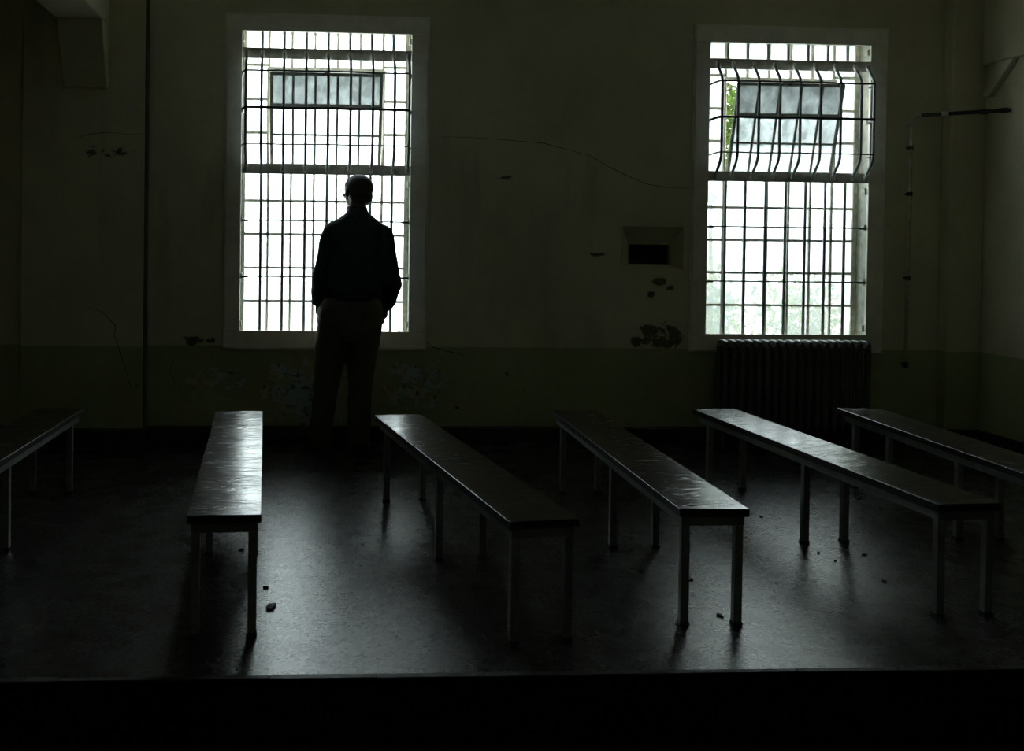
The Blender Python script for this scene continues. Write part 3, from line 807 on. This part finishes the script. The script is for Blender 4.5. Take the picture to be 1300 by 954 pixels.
# shirt: bloused torso, yoke, collar and long sleeves as one garment
bm = bmesh.new()
loft(bm, [(.290, MY, 1.005, .178, .122), (.294, MY, 1.035, .196, .138), (.296, MY - .004, 1.09, .200, .146), (.298, MY - .004, 1.18, .188, .138), (.303, MY - .004, 1.30, .192, .134),
          (.306, MY - .004, 1.40, .198, .126), (.307, MY - .006, 1.46, .192, .112), (.308, MY - .008, 1.50, .186, .100), (.309, MY - .010, 1.525, .165, .092), (.310, MY - .010, 1.55, .132, .084), (.312, MY - .010, 1.578, .090, .074), (.312, MY - .010, 1.60, .066, .068)], 32, 2.2)
loft(bm, [(.312, MY - .010, 1.555, .070, .074), (.313, MY - .008, 1.600, .064, .068), (.314, MY - .008, 1.636, .066, .069)])
for (S, E_, W, k) in ((SHL, ELL, WRL, 0), (SHR, ELR, WRR, 1)):
    ellipsoid(bm, S + Vector((.014 if k == 0 else -.014, 0, .014)), (.074, .078, .074))
    tube(bm, [S, S.lerp(E_, .35), S.lerp(E_, .75), E_, E_.lerp(W, .35), E_.lerp(W, .7), W + Vector((0, 0, .0))],
         [.070, .067, .062, .066, .066, .062, .052] if k == 0 else [.070, .067, .063, .068, .070, .070, .058], 20)
shirt = mput('shirt', bm, M['shirt']); fuse(shirt, .010, 8, .6, .010)
# cuffs
for W, E_, nm in ((WRL, ELL, 0), (WRR, ELR, 1)):
    d = (W - E_).normalized()
    bm = bmesh.new(); tube(bm, [W - d * .035, W - d * .030, W + d * .012, W + d * .014], [.046, .053, .050, .044], 20); mput('cuff', bm, M['shirt'], smooth=True)
# trousers
bm = bmesh.new()
loft(bm, [(.282, MY, .74, .185, .125), (.278, MY, .80, .205, .140), (.274, MY, .87, .222, .150), (.276, MY, .94, .222, .150), (.286, MY, .99, .205, .140), (.292, MY, 1.045, .186, .128)], 32, 2.3)
for L in (LEGL, LEGR):
    rr = [(L[0][0] + (.01 if L is LEGL else -.008), 0, .84, L[0][3] * .92)] + L
    loft(bm, [(x, MY + y, z, r, r * 1.08) for (x, y, z, r) in reversed(rr)], 24, 2.1)
tr = mput('trousers', bm, M['trousers']); fuse(tr, .009, 5, .5, .012)
bm = bmesh.new()
n = 40; r0 = []
for z, e in ((1.010, 0), (1.014, .004), (1.044, .004), (1.048, 0), (1.048, -.008), (1.010, -.008)):
    r0.append([bm.verts.new((.291 + (.195 + e) * math.cos(2 * PI * k / n), MY + (.136 + e) * math.sin(2 * PI * k / n), z)) for k in range(n)])
for i in range(6):
    for k in range(n): bm.faces.new((r0[i][k], r0[i][(k + 1) % n], r0[(i + 1) % 6][(k + 1) % n], r0[(i + 1) % 6][k]))
mput('belt', bm, M['belt'], smooth=True)
# shoes
for (x, y, ang) in ((.066, MY, 28), (.345, MY, -4)):
    bm = bmesh.new(); R = Matrix.Translation((x, y, 0)) @ Matrix.Rotation(math.radians(ang), 4, 'Z')
    def rg(yc, z0, z1, w): return yc, z0, z1, w
    prof = [(-.085, .012, .075, .024), (-.07, .006, .095, .036), (-.03, .004, .100, .040), (.02, .003, .092, .042), (.07, .003, .070, .046), (.12, .003, .054, .050), (.165, .005, .045, .042), (.19, .010, .032, .024)]
    rings = []
    for (yy, z0, z1, w) in prof:
        rings.append([bm.verts.new(R @ Vector((w * math.cos(a), yy, (z0 + z1) / 2 + (z1 - z0) / 2 * math.sin(a) * (1 if math.sin(a) > 0 else .98)))) for a in [2 * PI * k / 16 for k in range(16)]])
    for i in range(len(rings) - 1):
        for k in range(16): bm.faces.new((rings[i][k], rings[i][(k + 1) % 16], rings[i + 1][(k + 1) % 16], rings[i + 1][k]))
    bm.faces.new(rings[0]); bm.faces.new(rings[-1])
    sh = mput('shoe', bm, M['shoe'], smooth=True)
    bm = bmesh.new()
    out_ = [(math.copysign(1, c) * 0 + c, s_) for c, s_ in []]
    pts = []
    for k in range(24):
        a = 2 * PI * k / 24; yy = .052 + .142 * math.sin(a); w = (.044 + .006 * math.sin(a)) * abs(math.cos(a)) ** .6 * (1 if math.cos(a) > 0 else -1)
        pts.append(R @ Vector((w, yy, 0)))
    prism(bm, pts, (0, 0, .014)); mput('sole', bm, M['cap'], sh)

# ------------------------------------------------------------------ outdoors
bm = bmesh.new()
gr = bmesh.ops.create_grid(bm, x_segments=40, y_segments=30, size=1)
for v in bm.verts:
    v.co = Vector((2 + v.co.x * 22, YB + WT + 15.5 + v.co.y * 15.5, -.25))
    if v.co.y > 8: v.co.z += .05 * math.sin(v.co.x * 1.3) * math.cos(v.co.y * .9)
struct(obj('ground_outside', bm, M['ground'], smooth=True), 'pale open ground outside the windows', 'ground')

def foliage(bm, blobs, n, size, rng):
    for (cx, cy, cz, rx, ry, rz, w) in blobs:
        for _ in range(int(n * w)):
            while True:
                p = Vector((rng.uniform(-1, 1), rng.uniform(-1, 1), rng.uniform(-1, 1)))
                if .35 < p.length < 1: break
            c = Vector((cx + p.x * rx, cy + p.y * ry, cz + p.z * rz)); s = size * rng.uniform(.6, 1.3)
            a = Vector((rng.gauss(0, 1), rng.gauss(0, 1), rng.gauss(0, 1))).normalized()
            b = a.cross(Vector((rng.gauss(0, 1), rng.gauss(0, 1), rng.gauss(0, 1)))).normalized()
            q = [c + a * s, c + b * s * .45 + a * s * .1, c - a * s * .9, c - b * s * .45 + a * s * .1]
            m_ = c + a.cross(b) * s * .15
            vs = [bm.verts.new(x) for x in q]; mv = bm.verts.new(m_)
            for i in range(4): bm.faces.new((vs[i], vs[(i + 1) % 4], mv))
def plant(name, loc, label, cat, blobs, n, size, mat, trunk, seed, group=None):
    root = empty(name, loc); tag(root, label, cat, group)
    bm = bmesh.new(); foliage(bm, blobs, n, size, random.Random(seed)); obj('foliage', bm, mat, root)
    bm = bmesh.new()
    for pts, rs in trunk: tube(bm, pts, rs, 8)
    obj('trunk' if 'tree' in name else 'stem', bm, M['bark'], root, smooth=True)
def shrub(x, y, h, w, label, seed, mat, n=900):
    rng = random.Random(seed)
    bl = [(rng.uniform(-.3, .3) * w, rng.uniform(-.2, .2), h * rng.uniform(.4, .75), w * .42, .3, h * .32, .34) for _ in range(4)]
    tr_ = [([(0, 0, -.1), (b[0] * .6, b[1], b[2] * .6), (b[0], b[1], b[2] + .1)], [.02, .014, .006]) for b in bl]
    plant('shrub', (x, y, -.22), label, 'shrub', bl, n, .045, mat, tr_, seed, 'shrubs outside the radiator window')
shrub(4.12, 10.0, 1.55, .72, 'leafy shrub outside, behind the left panes of the radiator window', 1, M['leaf1'])
shrub(5.05, 10.2, 1.45, .72, 'leafy shrub outside, behind the middle panes of the radiator window', 2, M['leaf1'])
shrub(6.12, 10.1, 1.50, .6, 'leafy shrub outside, behind the right panes of the radiator window', 3, M['leaf2'])
rng = random.Random(9)
bl = [(0, 0, .55, .20, .22, .26, 1.0), (.16, .05, .38, .18, .2, .25, .7)]
plant('shrub', (.90, 9.4, -.22), 'small leafy shrub seen by the right hand of the man in the dark shirt', 'shrub', bl, 520, .03, M['leaf1'], [([(0, 0, -.05), (.02, 0, .3), (.05, 0, .7)], [.015, .01, .005])], 5)
bl = [(0, 0, 2.75, .30, .35, .40, 1), (.05, 0, 3.2, .25, .35, .40, 1), (-.02, .1, 2.35, .24, .3, .30, .8)]
plant('tree', (4.62, 11.6, -.22), 'slim green tree outside the gap of the open ventilator', 'tree', bl, 700, .05, M['leaf2'],
      [([(0, 0, -.15), (.03, 0, 1.0), (0, 0, 2.1), (.03, 0, 3.2)], [.035, .03, .022, .008])], 6)

# ------------------------------------------------------------------ sky
w = bpy.data.worlds.new('overcast_sky'); SC.world = w; w.use_nodes = True
nt = w.node_tree; nt.nodes.clear(); t = NT(nt)
out = nt.nodes.new('ShaderNodeOutputWorld'); bg = nt.nodes.new('ShaderNodeBackground')
tc = t.n('ShaderNodeTexCoord').outputs['Generated']
cl = t.noise(t.scale(tc, (1, 1, 2.5)), 1.6, 4)
z = t.n('ShaderNodeSeparateXYZ', Vector=tc).outputs[2]
c = t.mix(t.ramp(cl, .35, .65), (.84, .92, .98), (.95, .985, 1.0))
nt.links.new(c, bg.inputs[0])
SKY = 5.0
t.set(bg.inputs[1], t.ramp(z, -.2, .5, SKY * .85, SKY))
nt.links.new(bg.outputs[0], out.inputs[0])

# ------------------------------------------------------------------ camera
yaw, pitch_, roll = math.atan(77 / 1300), math.atan(22 / 1300), math.radians(.72)
f = Vector((math.sin(yaw) * math.cos(pitch_), math.cos(yaw) * math.cos(pitch_), -math.sin(pitch_)))
r0 = Vector((math.cos(yaw), -math.sin(yaw), 0)); u0 = r0.cross(f)
r = r0 * math.cos(roll) + u0 * math.sin(roll); u = -r0 * math.sin(roll) + u0 * math.cos(roll)
R = Matrix((r, u, -f)).transposed().to_4x4(); R.translation = Vector((0, 0, 1.42))
cam = bpy.data.cameras.new('camera'); co = bpy.data.objects.new('camera', cam); COL.objects.link(co)
co.matrix_world = R
cam.sensor_fit = 'HORIZONTAL'; cam.sensor_width = 36; cam.lens = 36.0
cam.shift_x = (650 - 470) / 1300; cam.shift_y = -(477 - 325) / 1300
cam.clip_start = .05; cam.clip_end = 200
SC.camera = co

SC.view_settings.view_transform = 'Standard'; SC.view_settings.look = 'None'
SC.view_settings.exposure = 0.85; SC.view_settings.gamma = 1; SC.view_settings.use_curve_mapping = False
cy = SC.cycles
cy.use_denoising = True
cy.max_bounces = 10; cy.diffuse_bounces = 6; cy.glossy_bounces = 5; cy.transmission_bounces = 8; cy.transparent_max_bounces = 16
cy.sample_clamp_indirect = 6.0
